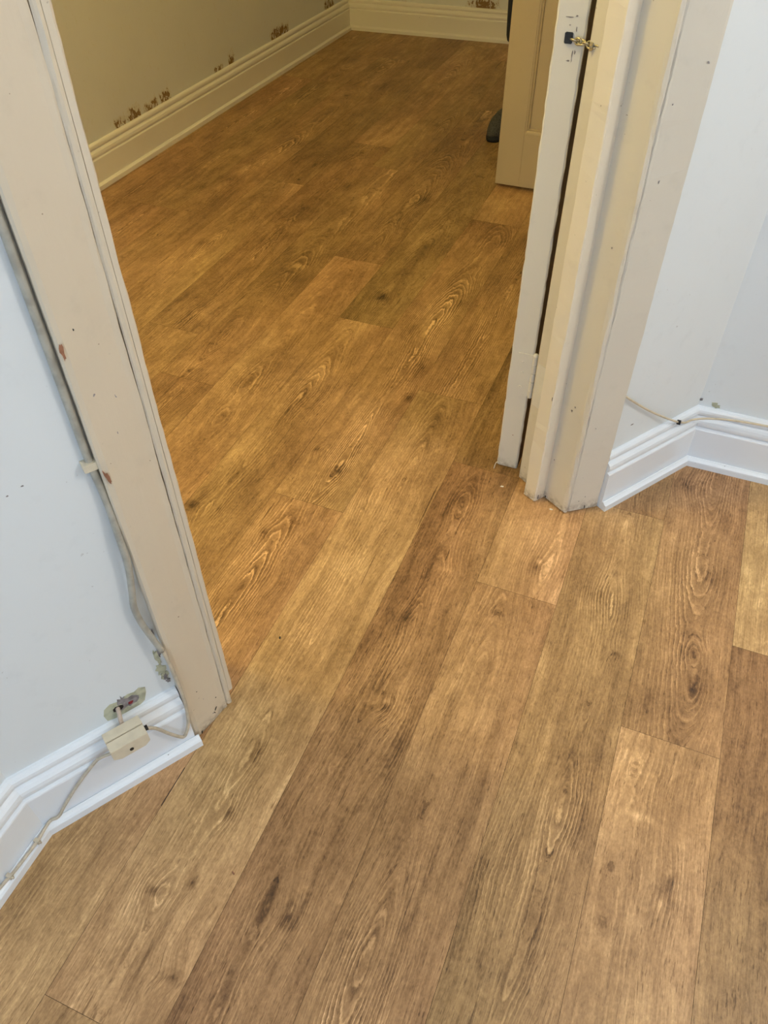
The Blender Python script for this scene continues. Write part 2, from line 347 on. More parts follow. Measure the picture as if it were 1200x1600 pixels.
    a = me.attributes.new('wood', 'FLOAT_VECTOR', 'POINT'); uv = np.concatenate(UV + [np.zeros((4, 2))])
    a.data.foreach_set('vector', np.concatenate([uv, np.zeros((len(uv), 1))], 1).ravel().astype(np.float32))
    me.validate(); return me
def wood_mat():
    m = NT('oak_plank_floor')
    at = lambda n, o='Fac': m.n('ShaderNodeAttribute', attribute_name=n).outputs[o]
    uv = at('wood', 'Vector'); ring, tone, warm, knot, rs = at('ring'), at('tone'), at('warm'), at('knot'), at('rs')
    # growth rings
    jit = m.noise(uv, 1, 5, .7, stretch=(40, 16, 1), dist=.5)
    ph = m.math('FRACT', m.math('ADD', m.math('MULTIPLY', ring, 175.), m.math('MULTIPLY', jit, 1.9)))
    light = m.math('MULTIPLY', m.ramp(ph, .60, .84), m.ramp(ph, .88, 1.0, 1, 0))
    dark = m.math('MULTIPLY', m.ramp(ph, 0, .06), m.ramp(ph, .05, .50, 1, 0))
    brk = m.ramp(m.noise(uv, 1, 3, .6, stretch=(22, 6, 1)), .30, .56)
    rsb = m.math('MULTIPLY', rs, brk)
    su = m.n('ShaderNodeSeparateXYZ'); m.l(uv, su.inputs[0]); cb = m.n('ShaderNodeCombineXYZ'); m.l(ring, cb.inputs[0]); m.l(su.outputs[1], cb.inputs[1]); m.l(m.math('MULTIPLY', su.outputs[0], .12), cb.inputs[2]); fv = cb.outputs[0]
    fib = m.noise(fv, 1, 5, .7, stretch=(420, 11, 9), dist=.2)       # long fibres
    fib2 = m.noise(fv, 1, 3, .6, stretch=(620, 42, 9))                # open pores
    med = m.noise(fv, 1, 5, .62, stretch=(75, 3.5, 9), dist=.4)
    blo = m.noise(uv, 1, 5, .62, stretch=(24, 13, 1), dist=2.2)        # mottled figure
    rip = m.noise(uv, 1, 5, .66, stretch=(55, 45, 1), dist=2.6)
    spk = m.noise(uv, 1, 3, .7, stretch=(330, 110, 1))
    val = m.math('ADD', tone, m.math('MULTIPLY', m.math('SUBTRACT', med, .5), .55))
    val = m.math('ADD', val, m.math('MULTIPLY', m.math('SUBTRACT', fib, .5), .52))
    val = m.math('ADD', val, m.math('MULTIPLY', m.math('SUBTRACT', blo, .5), .40))
    val = m.math('ADD', val, m.math('MULTIPLY', m.math('SUBTRACT', rip, .5), .30))
    val = m.math('ADD', val, m.math('MULTIPLY', m.math('SUBTRACT', spk, .5), .46))
    val = m.math('ADD', val, m.math('MULTIPLY', m.math('MULTIPLY', light, rsb), .34))
    val = m.math('SUBTRACT', val, m.math('MULTIPLY', m.math('MULTIPLY', dark, rsb), .20))
    pore = m.ramp(fib2, .58, .67, 0, .27)
    val = m.math('SUBTRACT', val, m.math('MULTIPLY', pore, m.ramp(med, .30, .6)))
    crack = m.math('MULTIPLY', m.ramp(m.noise(uv, 1, 2, .5, stretch=(95, 3.2, 1), dist=.9), .715, .75), .30)
    val = m.math('SUBTRACT', val, crack)
    val = m.math('SUBTRACT', val, m.math('MULTIPLY', m.math('MULTIPLY', knot, m.ramp(m.noise(uv, 1, 3, .6, stretch=(150, 60, 1)), .2, .6, .55, 1.25)), .50))
    t = m.math('ADD', m.math('MULTIPLY', val, 1.0), .53, clamp=True)
    cr = m.n('ShaderNodeValToRGB'); m.l(t, cr.inputs[0]); e = cr.color_ramp.elements
    e[0].position = 0; e[0].color = (.050, .026, .010, 1); e[1].position = 1; e[1].color = (.86, .62, .34, 1)
    for ps, c in ((.20, (.135, .074, .030)), (.40, (.275, .162, .070)), (.60, (.42, .262, .122)), (.80, (.60, .395, .195))):
        x = e.new(ps); x.color = (*c, 1)
    col = cr.outputs[0]
    wr = m.ramp(warm, -.45, .45)
    tint = m.mix(wr, (.93, .965, .86), (1.02, .90, .90)); col = m.mix(1.0, col, tint, 'MULTIPLY')
    m.l(col, m.b.inputs['Base Color'])
    m.b.inputs['Specular IOR Level'].default_value = .42
    m.l(m.ramp(fib, .3, .7, .40, .54), m.b.inputs['Roughness'])
    h = m.math('ADD', fib, m.math('MULTIPLY', pore, -2.0)); h = m.math('SUBTRACT', h, m.math('MULTIPLY', knot, .4))
    m.bump(h, .22, .0006)
    return m.m
M_wood = wood_mat()
floor = link('floor', build_floor(), [M_wood, M_under]); struct(floor)
bm = bmesh.new(); add_box(bm, -.5299, -.5287, .355, .424, .0001, .0005)
x_ = obj('open_joint', bm, M_dark, floor); x_['label'] = 'short open joint between two boards'
# ------------------------------------------------------------------ walls
CL = (-.6933, .2627); CR = (.1242, 1.5211); H = 2.4
SK = -.727
struct(prism('ceiling', [(-2.3, -2.2), (2.5, -2.2), (2.5, 4.9), (-2.3, 4.9)], H, H + .05, M_ceil))
BL = isect(W(.165, -.875), (D2.x, D2.y), (-.815, 0), (0, 1))
struct(prism('wall_diagonal_left', [CL, W(.122, -.727), W(.122, -.745), W(.165, -.745), W(.165, -.875), BL], 0, H, M_wall))
struct(prism('wall_left', [CL, BL, (-.815, -2.1), (-.693, -2.1)], 0, H, M_wall))
BRr = isect(W(1.0, -.875), (D2.x, D2.y), (.10, 0), (0, 1))
struct(prism('wall_diagonal_right', [W(1.055, -.720), CR, (CR[0], CR[1] + .10), BRr, W(1.012, -.875), W(1.012, -.745), W(1.055, -.745)], 0, H, M_wall))
struct(prism('wall_diagonal_top', [W(.165, -.727), W(1.012, -.727), W(1.012, -.875), W(.165, -.875)], 2.02, H, M_wall))
struct(prism('wall_right', [CR, (2.4, 1.521), (2.4, 1.66), (.22, 1.66), (CR[0], CR[1] + .10)], 0, H, M_wall))
struct(prism('wall_hall_end', [(2.3, -2.1), (2.4, -2.1), (2.4, 1.521), (2.3, 1.521)], 0, H, M_wall))
struct(prism('wall_back', [(-.815, -2.2), (2.4, -2.2), (2.4, -2.1), (-.815, -2.1)], 0, H, M_wall))
RL0, RL1, RF1 = (-2.064, -.30), (-2.060, 4.534), (.10, 4.677)
struct(prism('wall_room_left', [(-2.18, -.4), RL0, RL1, (-2.18, 4.53)], 0, H, M_room))
struct(prism('wall_room_far', [(-2.18, 4.53), RL1, RF1, (.22, 4.8), (-2.18, 4.8)], 0, H, M_room))
struct(prism('wall_room_near', [(-2.064, -.4), (-.815, -.4), (-.815, -.3), (-2.064, -.3)], 0, H, M_room))
bm = bmesh.new()
add_prism(bm, [(.10, BRr[1]), (.22, 1.66), (.22, 2.83), (.10, 2.83)], 0, H); add_box(bm, .10, .22, 2.83, 3.61, 2.0, H); add_prism(bm, [(.10, 3.61), (.22, 3.61), (.22, 4.75), (.10, 4.677)], 0, H)
struct(obj('wall_room_right', bm, M_room))
bm = bmesh.new(); add_box(bm, .22, 1.2, 2.7, 2.78, 0, H); add_box(bm, .22, 1.2, 3.7, 3.78, 0, H); add_box(bm, 1.2, 1.28, 2.7, 3.78, 0, H)
struct(obj('wall_closet', bm, M_room))
# skirting
b_left, b_dl = skirting(['baseboard_left', 'baseboard_diagonal_left'], [(-.693, -2.1), CL, W(.108, SK)], 1, (M_skirt, M_strip), (0, .006))
b_dr, b_right = skirting(['baseboard_diagonal_right', 'baseboard_right'], [W(1.066, -.7215), CR, (2.3, 1.521)], 1, (M_skirt, M_strip), (0, 0))
b_rl, b_rf = skirting(['baseboard_room_left', 'baseboard_room_far'], [RL0, RL1, RF1], 1, (M_skroom, M_skroom))
skirting(['baseboard_room_right'], [(.10, 4.64), (.10, 3.68)], 1, (M_skroom, M_skroom))
# ------------------------------------------------------------------ door frame
M_stopR = paint('stop_bead_gloss', (.76, .69, .57), .34, .9, (.16, .11, .07), .06, .35, .8)
J = .00045
archL = [(.1095, -.727), (.1095, -.7135), (.112, -.7112), (.118, -.7108), (.150, -.7225), (.172, -.7318), (.1785, -.7330), (.1805, -.7342), (.1805, -.7440), (.123, -.7440), (.123, -.727)]
t1 = struct(obj('trim_1', hoarding(archL, .004, 2.05, .012, [0, .0002, .0003, .0002, .0001, .0002, .0003, .0003, 0, 0, 0], 1), M_cream))
jambL = [(.1665, -.7450), (.1812, -.7450), (.1812, -.7342), (.1830, -.7325), (.1862, -.7318), (.1892, -.7330), (.1900, -.7342), (.1900, -.7975), (.2105, -.7975), (.2120, -.7990), (.2120, -.8290), (.1900, -.8300), (.1900, -.8750), (.1665, -.8750)]
t2 = struct(obj('trim_2', hoarding(jambL, .010, 2.02, .012, [0, 0, .0002, .0003, .0003, .0002, .0001, .0003, .0005, .0007, .0003, 0, 0, 0], 2), M_cream))
t2b = obj('edge_strip', hoarding([(.1901, -.7335), (.1962, -.7345), (.1978, -.7370), (.1978, -.7974), (.1901, -.7974)], .044, 1.995, .012, [0, .0002, .0004, .0002, 0], 12), M_cream); t2b.parent = t2
archR = [(.9990, -.7440), (.9990, -.7345), (1.0005, -.7312), (1.004, -.7300), (1.058, -.7095), (1.0625, -.7085), (1.0655, -.7110), (1.0655, -.7200), (1.056, -.7200), (1.056, -.7440)]
t3 = struct(obj('trim_3', hoarding(archR, .003, 2.05, .012, [0, .0003, .0006, .0004, .0002, .0003, .0002, 0, 0, 0], 3), M_creamR))
jambR = [(1.011, -.7450), (.9980, -.7450), (.9980, -.7355), (.9960, -.7318), (.9922, -.7315), (.9897, -.7350), (.9892, -.7420), (.9890, -.7960), (.9870, -.8300), (.9870, -.8750), (1.011, -.8750)]
t4 = struct(obj('trim_4', hoarding(jambR, .004, 2.02, .012, [0, 0, .0004, .0006, .0006, .0005, .0002, .0001, 0, 0, 0], 4), M_creamR))
stopR = [(.9890, -.7965), (.9640, -.7965), (.9622, -.7980), (.9598, -.8290), (.9865, -.8300)]
t5 = struct(obj('trim_5', hoarding(stopR, .002, 2.0, .012, [0, .0006, .0006, .0004, 0], 5), M_stopR))
struct(obj('trim_8', hoarding([(1.0135, -.875), (1.0135, -.893), (1.018, -.897), (1.075, -.899), (1.080, -.875)], .003, 2.05, .1, 0, 9), M_creamR))
bm = bmesh.new(); hp = [W(.190, -.745), W(.987, -.745), W(.987, -.875), W(.190, -.875)]
add_prism(bm, hp, 1.995, 2.02); add_prism(bm, [W(.212, -.7975), W(.962, -.7975), W(.962, -.829), W(.212, -.829)], 1.98, 1.995)
struct(obj('trim_6', bm, M_cream)); struct(prism('trim_7', [W(.1095, -.727), W(.1095, -.711), W(1.0655, -.711), W(1.0655, -.727)], 2.05, 2.12, M_cream))
# ------------------------------------------------------------------ doors
def panel_leaf(name, width, thick, z0, z1, mat, stile, rails, parent, flip=False):
    """leaf in local coords: x across (0..width), y thickness (0..thick); recessed panels with moulded edges on both faces"""
    bm = bmesh.new()
    mull = .09; pw = (width - 2 * stile - mull) / 2
    add_box(bm, 0, stile, 0, thick, z0, z1); add_box(bm, width - stile, width, 0, thick, z0, z1)
    rz = [(z0, z0 + rails[0]), (z0 + .86, z0 + 1.02), (z1 - rails[1], z1)]
    for a, b in rz: add_box(bm, stile, width - stile, 0, thick, a, b)
    for a, b in ((rz[0][1], rz[1][0]), (rz[1][1], rz[2][0])): add_box(bm, stile + pw, stile + pw + mull, 0, thick, a, b)
    bmesh.ops.bevel(bm, geom=[e for e in bm.edges], offset=.0012, segments=1, affect='EDGES')
    for a, b in ((rz[0][1], rz[1][0]), (rz[1][1], rz[2][0])):
        for xa in (stile, stile + pw + mull):
            xb = xa + pw; rec = .010
            for face, sg in ((0, 1), (thick, -1)):
                L0 = [(xa, a), (xb, a), (xb, b), (xa, b)]
                prof = [(0, .001), (.004, .0015), (.009, .006), (.012, .004), (.015, rec)]
                prev = None
                for ins, dy in prof:
                    ring = [bm.verts.new((xa + ins if x == xa else xb - ins, face + sg * dy, a + ins if z == a else b - ins)) for x, z in L0]
                    if prev:
                        for i in range(4): bm.faces.new((prev[i], prev[(i + 1) % 4], ring[(i + 1) % 4], ring[i]))
                    prev = ring
                bm.faces.new(prev)
    return obj(name, bm, mat, parent)
# near door: hinged on the right jamb, opened into the room, leaf runs along +Y
dr = empty('door_1', (-.217, 1.326, 0)); struct(dr)
leaf = panel_leaf('leaf', .752, .045, .007, 1.975, M_door, .10, (.21, .11), dr)
leaf.matrix_world = Matrix.Translation((-.217, 1.3262, 0)) @ Matrix.Rotation(math.radians(90), 4, 'Z'); leaf.matrix_parent_inverse = dr.matrix_world.inverted()
dr['kind'] = 'structure'
bpy.context.view_layer.update()
def child(o, par):
    o.parent = par; o.matrix_parent_inverse = par.matrix_world.inverted(); return o
# painted edge strip of the leaf (thickly glossed) with its rounded arrises
bm = bmesh.new(); rnd = random.Random(7); rows = []
for k in range(150):
    z = .0065 + (1.975 - .0065) * k / 149; j = [rnd.gauss(0, .0004) for _ in range(4)]
    rows.append([bm.verts.new(p) for p in ((-.2635 + j[0], 1.330, z), (-.2630 + j[0], 1.3262, z), (-.2605 + j[1], 1.3245, z), (-.2195 + j[2], 1.3245, z), (-.2168 + j[3], 1.3262, z), (-.2163 + j[3], 1.330, z))])
for a, b in zip(rows, rows[1:]):
    for i in range(6): bm.faces.new((a[i], a[(i + 1) % 6], b[(i + 1) % 6], b[i]))
bm.faces.new(rows[0]); bm.faces.new(rows[-1])
child(obj('edge_face', bm, M_stop), dr)
M_gapshade = plain('hinge_gap_shade', (.085, .045, .035), .7, 0, .3, 80)  # dark brown stands in for the shade inside the hinge gap
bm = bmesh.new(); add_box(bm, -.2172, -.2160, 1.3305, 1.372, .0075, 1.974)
x_ = child(obj('gap_shade_strip', bm, M_gapshade), dr); x_['label'] = 'dark strip coloured as gap shade behind the hinge edge'
def hinge(z0, z1, par):
    cx, cy, r = -.2125, 1.3205, .0050
    root = None; n = 5; h = (z1 - z0) / n
    bm = bmesh.new()
    add_box(bm, -.2480, -.2165, 1.3228, 1.3247, z0, z1)                     # leaf on the door edge
    a = W(.9862, -.842); b = W(.9862, -.872); c = W(.9872, -.872); d = W(.9872, -.842); add_prism(bm, [a, b, c, d], z0, z1)
    for zz in (z0 + .02, z0 + .055, z1 - .02):
        bmesh.ops.create_cone(bm, cap_ends=True, segments=12, radius1=.0035, radius2=.0028, depth=.0012, matrix=Matrix.Translation((-.236, 1.3223, zz)) @ Matrix.Rotation(math.radians(90), 4, 'X'))
    root = obj('hinge', bm, M_stop); child(root, par)
    for k in range(n):
        a0, a1 = z0 + h * k + .0005, z0 + h * (k + 1) - .0005
        bm = bmesh.new(); bmesh.ops.create_cone(bm, cap_ends=True, segments=20, radius1=r, radius2=r, depth=a1 - a0, matrix=Matrix.Translation((cx, cy, (a0 + a1) / 2)))
        bmesh.ops.bevel(bm, geom=[e for e in bm.edges if abs(e.verts[0].co.z - e.verts[1].co.z) < 1e-5], offset=.0005, segments=1, affect='EDGES')
        kn = obj('knuckle', bm, M_stop, None, False); kn.parent = root; kn.matrix_parent_inverse = root.matrix_world.inverted()
    bm = bmesh.new(); bmesh.ops.create_uvsphere(bm, u_segments=16, v_segments=10, radius=.0056, matrix=Matrix.Translation((cx, cy, z1 + .002)))
    bmesh.ops.create_cone(bm, cap_ends=True, segments=12, radius1=.0035, radius2=.0035, depth=z1 - z0, matrix=Matrix.Translation((cx, cy, (z0 + z1) / 2)))
    pn = obj('hinge_pin', bm, M_stop, None, True); pn.parent = root; pn.matrix_parent_inverse = root.matrix_world.inverted()
    return root
bpy.context.view_layer.update()
hinge(.212, .312, dr); hinge(1.62, 1.72, dr)
# far door inside the room, open at right angles from the room's right wall
dr2 = empty('door_2', (.06, 2.80, 0)); struct(dr2)
lf2 = panel_leaf('leaf', .762, .038, .013, 1.98, M_doorfar, .088, (.185, .11), None)
lf2.matrix_world = Matrix.Translation((-.700, 2.797, 0)); bpy.context.view_layer.update(); child(lf2, dr2)
for zz in (.25, 1.6):
    bm = bmesh.new(); bmesh.ops.create_cone(bm, cap_ends=True, segments=14, radius1=.005, radius2=.005, depth=.09, matrix=Matrix.Translation((.068, 2.840, zz)))
    add_box(bm, .062, .1005, 2.836, 2.838, zz - .045, zz + .045)
    child(obj('hinge', bm, M_stop), dr2)
# ------------------------------------------------------------------ door closer chain
def torus(name, M, R, r, mat, par, el=1.5, tw=0):
    bm = bmesh.new(); n, m_ = 20, 8; g = []
    for i in range(n):
        t = 2 * math.pi * i / n; c = Vector((math.cos(t) * R * el, math.sin(t) * R, 0)); o = Vector((math.cos(t) / el, math.sin(t), 0)).normalized()
        g.append([bm.verts.new(M @ (c + (o * math.cos(2 * math.pi * k / m_) + Vector((0, 0, 1)) * math.sin(2 * math.pi * k / m_)) * r)) for k in range(m_)])
    for i in range(n):
        for k in range(m_): bm.faces.new((g[i][k], g[(i + 1) % n][k], g[(i + 1) % n][(k + 1) % m_], g[i][(k + 1) % m_]))
    return obj(name, bm, mat, par, True)
ch = tag(empty('door_closer_chain', (-.237, 1.318, .867)), 'short twisted metal link chain across the gap between door edge and frame', 'door chain')
bpy.context.view_layer.update()
pA = Vector((-.234, 1.3185, .8675)); pB = Vector((-.1885, 1.297, .8665)); ax = (pB - pA); Lc = ax.length; ax.normalize()
bm = bmesh.new(); add_box(bm, -.2465, -.2345, 1.3205, 1.3250, .861, .876); bmesh.ops.bevel(bm, geom=list(bm.edges), offset=.001, segments=2, affect='EDGES')
child(obj('socket_plate', bm, M_black), ch)
bm = bmesh.new(); cc = W(.9866, -.868); bmesh.ops.create_cone(bm, cap_ends=True, segments=16, radius1=.0065, radius2=.005, depth=.004, matrix=Matrix.Translation((cc[0] - .002, cc[1], .8665)) @ Matrix.Rotation(math.radians(90), 4, 'Y') )
child(obj('anchor_plate', bm, M_chain), ch)
nl = 7; up = Vector((0, 0, 1)); sd = ax.cross(up).normalized(); up2 = sd.cross(ax).normalized()
for k in range(nl):
    c = pA + ax * (Lc * (k + .5) / nl); an = math.radians(25 + 62 * k); v = sd * math.cos(an) + up2 * math.sin(an); wv = ax.cross(v)
    M = Matrix.Translation(c) @ Matrix((ax, v, wv)).transposed().to_4x4()
    child(torus('chain_link', M, .0044, .0015, M_chain, None, 1.3), ch)
# ------------------------------------------------------------------ surface wiring on the left
def cyl(bm, c, axis, r, h, seg=14):
    q = Vector((0, 0, 1)).rotation_difference(Vector(axis)).to_matrix().to_4x4()
    bmesh.ops.create_cone(bm, cap_ends=True, segments=seg, radius1=r, radius2=r, depth=h, matrix=Matrix.Translation(c) @ q)
trunk = tube('wall_cable', [W3(.1035, -.7215, z) for z in (2.05, 1.5, 1.1, .9, .8, .7, .62)] + [W3(.1055, -.720, .58), W3(.1060, -.718, .544), W3(.1045, -.714, .50), W3(.1030, -.712, .453), W3(.0960, -.714, .40), W3(.0920, -.716, .37), W3(.0935, -.716, .335), W3(.0990, -.713, .30), W3(.1055, -.7085, .265)],
             .0046, M_cablep, None, 12)
tag(trunk, 'thick painted-over cable running down beside the left door casing', 'cable')
bm = bmesh.new()
for c_ in range(1):
    a = [W(.094, -.727), W(.094, -.7155), W(.097, -.7145), W(.1095, -.7145), W(.1095, -.727)]; add_prism(bm, a, .612, .6225)
cl = obj('cable_clip', bm, M_box); cl.parent = trunk; cl['label'] = 'white plastic clip over the cable'
flex = tube('flat_cable_loop', [W3(.1055, -.7085, .275), W3(.1075, -.7050, .25), W3(.1095, -.7040, .22), W3(.1110, -.7030, .17), W3(.1100, -.7010, .12), W3(.1050, -.6985, .08), W3(.0960, -.6975, .055), W3(.0900, -.6975, .048), W3(.0830, -.6975, .056), W3(.0700, -.6980, .080), W3(.0560, -.6985, .1090), W3(.0440, -.6985, .1220)], .0028, M_cable, None, 10, 1.0)
tag(flex, 'thin cream cable looping down over the left skirting into the junction box', 'cable')
def boxshape(name, s0, s1, o0, o1, z0, z1, mat, par, ch_=.006):
    bm = bmesh.new(); P = [(s0, z0 + ch_), (s0 + ch_ * 1.6, z0), (s1 - ch_ * 1.2, z0), (s1, z0 + ch_), (s1, z1), (s0, z1)]
    A = [bm.verts.new(W3(s, o0, z)) for s, z in P]; B = [bm.verts.new(W3(s, o1, z)) for s, z in P]; n = len(P)
    bm.faces.new(A); bm.faces.new(B[::-1])
    for i in range(n): bm.faces.new((A[i], A[(i + 1) % n], B[(i + 1) % n], B[i]))
    bmesh.ops.bevel(bm, geom=list(bm.edges), offset=.0008, segments=2, affect='EDGES')
    return obj(name, bm, mat, par)
jb = empty('junction_box', W3(.012, -.7055, .13)); tag(jb, 'small yellowed plastic junction box screwed to the left skirting', 'junction box'); bpy.context.view_layer.update()
child(boxshape('body', -.0165, .0405, -.7055, -.6888, .127, .156, M_box, None, .004), jb)
child(boxshape('lid', -.0165, .0405, -.6872, -.6690, .127, .156, M_box, None, .007), jb)
bm = bmesh.new(); cyl(bm, W3(.012, -.6685, .139), (N2.x, N2.y, 0), .0030, .0016); s_ = child(obj('screw', bm, M_black), jb)
bm = bmesh.new(); cyl(bm, W3(.0425, -.690, .137), (D2.x, D2.y, 0), .0042, .006); child(obj('cable_entry', bm, M_ink), jb)
drop = tube('supply_cable', [W3(.0200, -.7265, .168), W3(.0190, -.7190, .166), W3(.0165, -.7120, .158), W3(.0155, -.7095, .150)], .0034, plain('pinkish_cream_sheath', (.50, .40, .32), .5), None)
tag(drop, 'short pinkish cable from the hole in the wall down to the junction box', 'cable')
tail = tube('thin_cable', [W3(-.010, -.6860, .128), W3(-.018, -.6900, .1235), W3(-.030, -.6960, .117), W3(-.042, -.6990, .109), W3(-.079, -.6985, .077), W3(-.107, -.6985, .046), W3(-.122, -.6960, .031), Vector((-.6635, .262, .0245)), Vector((-.6615, .232, .0235)), Vector((-.6620, .205, .0240)), Vector((-.6640, .180, .0230)), Vector((-.6680, .150, .0230)), Vector((-.6690, .08, .0230)), Vector((-.6690, -.30, .0230)), Vector((-.6690, -1.2, .0230))], .0026, M_cable, None)
tag(tail, 'thin cream cable from the junction box down along the bottom left skirting strip', 'cable')
for x, y in ((-.6615, .232), (-.6650, .176)):
    bm = bmesh.new(); add_box(bm, x - .0045, x + .0040, y - .003, y + .003, .0195, .0272); cyl(bm, Vector((x + .0055, y, .0235)), (1, 0, 0), .0016, .004)
    c_ = obj('cable_clip', bm, M_cable); c_.parent = tail
# broken plaster beside the junction box
def splat(name, cen, rs_, rz_, mat, par, seed, o=-.7266, th=.0012, ux=None, n=16, rough=.35):
    rnd = random.Random(seed); bm = bmesh.new(); A = []; B = []
    for i in range(n):
        t = 2 * math.pi * i / n; k = 1 + rnd.uniform(-rough, rough)
        s, z = cen[0] + math.cos(t) * rs_ * k, cen[1] + math.sin(t) * rz_ * k
        A.append(bm.verts.new(W3(s, o, z))); B.append(bm.verts.new(W3(s, o + th, z)))
    bm.faces.new(B); bm.faces.new(A[::-1])
    for i in range(n): bm.faces.new((A[i], A[(i + 1) % n], B[(i + 1) % n], B[i]))
    x = obj(name, bm, mat, par); return x
wl = bpy.data.objects['wall_diagonal_left']
bm = bmesh.new(); pts = [(.000, .150), (.013, .146), (.030, .1465), (.052, .147), (.060, .152), (.066, .170), (.067, .181), (.058, .187), (.050, .183), (.040, .186), (.022, .181), (.012, .184), (.002, .178), (-.002, .165)]
A_ = [bm.verts.new(W3(s, -.7268, z)) for s, z in pts]; B_ = [bm.verts.new(W3(s, -.7258, z)) for s, z in pts]; bm.faces.new(A_); bm.faces.new(B_[::-1])
for i in range(len(pts)): bm.faces.new((A_[i], A_[(i + 1) % len(pts)], B_[(i + 1) % len(pts)], B_[i]))
o_ = obj('bare_plaster', bm, M_plast, wl); o_['label'] = 'greenish patch of bare plaster'
o_ = splat('exposed_mortar', (.038, .166), .014, .010, M_grey, wl, 5, -.7262, .0008, rough=.5)
o_ = splat('exposed_mortar', (.030, .178), .006, .009, M_grey, wl, 15, -.7262, .0008, rough=.5)
o_ = splat('wall_hole', (.0205, .166), .0075, .0065, M_dark, wl, 6, -.7262, .0013, rough=.2); o_['label'] = 'dark hole where the cable comes out'
o_ = splat('red_wire_end', (.040, .1655), .0035, .0028, plain('dark_red_pvc', (.22, .015, .02), .5), wl, 8, -.7258, .0022, rough=.3); o_['label'] = 'dark red scrap in the hole'
for (c, a, b, mt, sd) in (((.0985, .232), .0040, .018, M_plast, 21), ((.0975, .205), .0060, .014, M_plast, 22), ((.0985, .183), .0060, .010, M_plast, 23), ((.1000, .181), .0032, .007, M_grey, 24), ((.1020, .168), .003, .004, M_grey, 25), ((.103, .245), .0022, .010, M_grey, 26), ((.1035, .285), .002, .014, M_grey, 27)):
    splat('peeled_paint', c, a, b, mt, wl, sd, -.7266, .0012 + (mt is M_grey) * .0004, rough=.45)
for (s, z, sd) in ((-.055, .232, 1), (-.050, .228, 2), (-.058, .222, 3), (-.125, .185, 4), (-.115, .178, 5), (-.09, .255, 6), (-.145, .34, 7), (.03, .62, 8), (.012, .615, 9)):
    splat('wall_fleck', (s, z), .0016, .0010, M_grey, wl, sd + 40, -.7268, .0004)
# ------------------------------------------------------------------ wiring on the right
M_cr = plain('yellowed_flat_cable', (.62, .53, .38), .5, 0, .15, 70)
cR = tube('skirting_cable', [W3(1.066, -.7140, .295), W3(1.085, -.7130, .278), W3(1.15, -.7100, .225), W3(1.215, -.7060, .178), W3(1.260, -.6990, .1495), W3(1.285, -.6965, .138), Vector((.120, 1.480, .1330)), Vector((.150, 1.4890, .1385)), Vector((.200, 1.4915, .1465)), Vector((.270, 1.4930, .1500)), Vector((.36, 1.494, .150)), Vector((.8, 1.4985, .148)), Vector((1.6, 1.4985, .148))], .0023, M_cr, None)
tag(cR, 'yellowed cable strung across the right wall corner and along the skirting top', 'cable')
bm = bmesh.new(); v = W3(1.262, -.6985, .1480); add_box(bm, v.x - .004, v.x + .004, v.y - .003, v.y + .003, v.z - .004, v.z + .0042); cyl(bm, v + Vector((.001, -.0035, .004)), (0, 0, 1), .0018, .004)
x_ = obj('cable_clip', bm, M_ink, cR); x_['label'] = 'dark clip holding the cable'
wr_ = bpy.data.objects['wall_diagonal_right']
def splat_r(name, s, z, a, b, mat, sd): return splat(name, (s, z), a, b, mat, wr_, sd, -.7198, .0009, rough=.5)
for i, (s, z, a, b, mt) in enumerate(((1.128, .193, .006, .0022, M_grey), (1.150, .186, .016, .0030, plain('flaked_tan_filler', (.50, .42, .34), .9, 0, .3, 120)), (1.175, .180, .006, .003, M_grey), (1.185, .245, .0012, .005, M_grey), (1.195, .24, .001, .004, M_grey), (1.183, .228, .0014, .001, M_grey), (1.28, .26, .0016, .001, M_grey))):
    splat_r('wall_scuff', s, z, a, b, mt, 60 + i)
wR = bpy.data.objects['wall_right']
def dab(name, c, u, v_, a, b, n_, th, mat, par, sd, rough=.4, n=14):
    rnd = random.Random(sd); bm = bmesh.new(); c, u, v_, n_ = Vector(c), Vector(u), Vector(v_), Vector(n_); A = []; B = []
    for i in range(n):
        t = 2 * math.pi * i / n; k = 1 + rnd.uniform(-rough, rough); p = c + u * math.cos(t) * a * k + v_ * math.sin(t) * b * k
        A.append(bm.verts.new(p - n_ * th * .3)); B.append(bm.verts.new(p + n_ * th))
    bm.faces.new(B); bm.faces.new(A[::-1])
    for i in range(n): bm.faces.new((A[i], A[(i + 1) % n], B[(i + 1) % n], B[i]))
    return obj(name, bm, mat, par)
dab('bare_plaster', (.158, 1.521, .153), (1, 0, 0), (0, 0, 1), .010, .006, (0, -1, 0), .0008, M_plast, wR, 71)
dab('wall_hole', (.1265, 1.5185, .163), (1, 0, 0), (0, 0, 1), .003, .003, (0, -1, 0), .0012, M_grey, wR, 72)
# ------------------------------------------------------------------ pin heads and joint lines in the new skirting
def pin(par, p, n_): dab('pin_head', p, Vector(n_).cross(Vector((0, 0, 1))).normalized() if abs(n_[2]) < .9 else (1, 0, 0), (0, 0, 1) if abs(n_[2]) < .9 else (0, 1, 0), .0011, .0011, n_, .0006, M_ink, par, 3, .1, 10)
pin(b_dl, W3(-.103, -.7000, .0190), (0, 0, 1)); pin(b_dl, W3(.058, -.7003, .0190), (0, 0, 1)); pin(b_dr, W3(1.215, -.6945, .0190), (0, 0, 1)); pin(b_right, (.22, 1.4945, .0190), (0, 0, 1)); pin(b_left, (-.6660, .192, .0192), (0, 0, 1))
pin(b_rf, (-1.64, 4.5385, .085), (0, -1, 0))
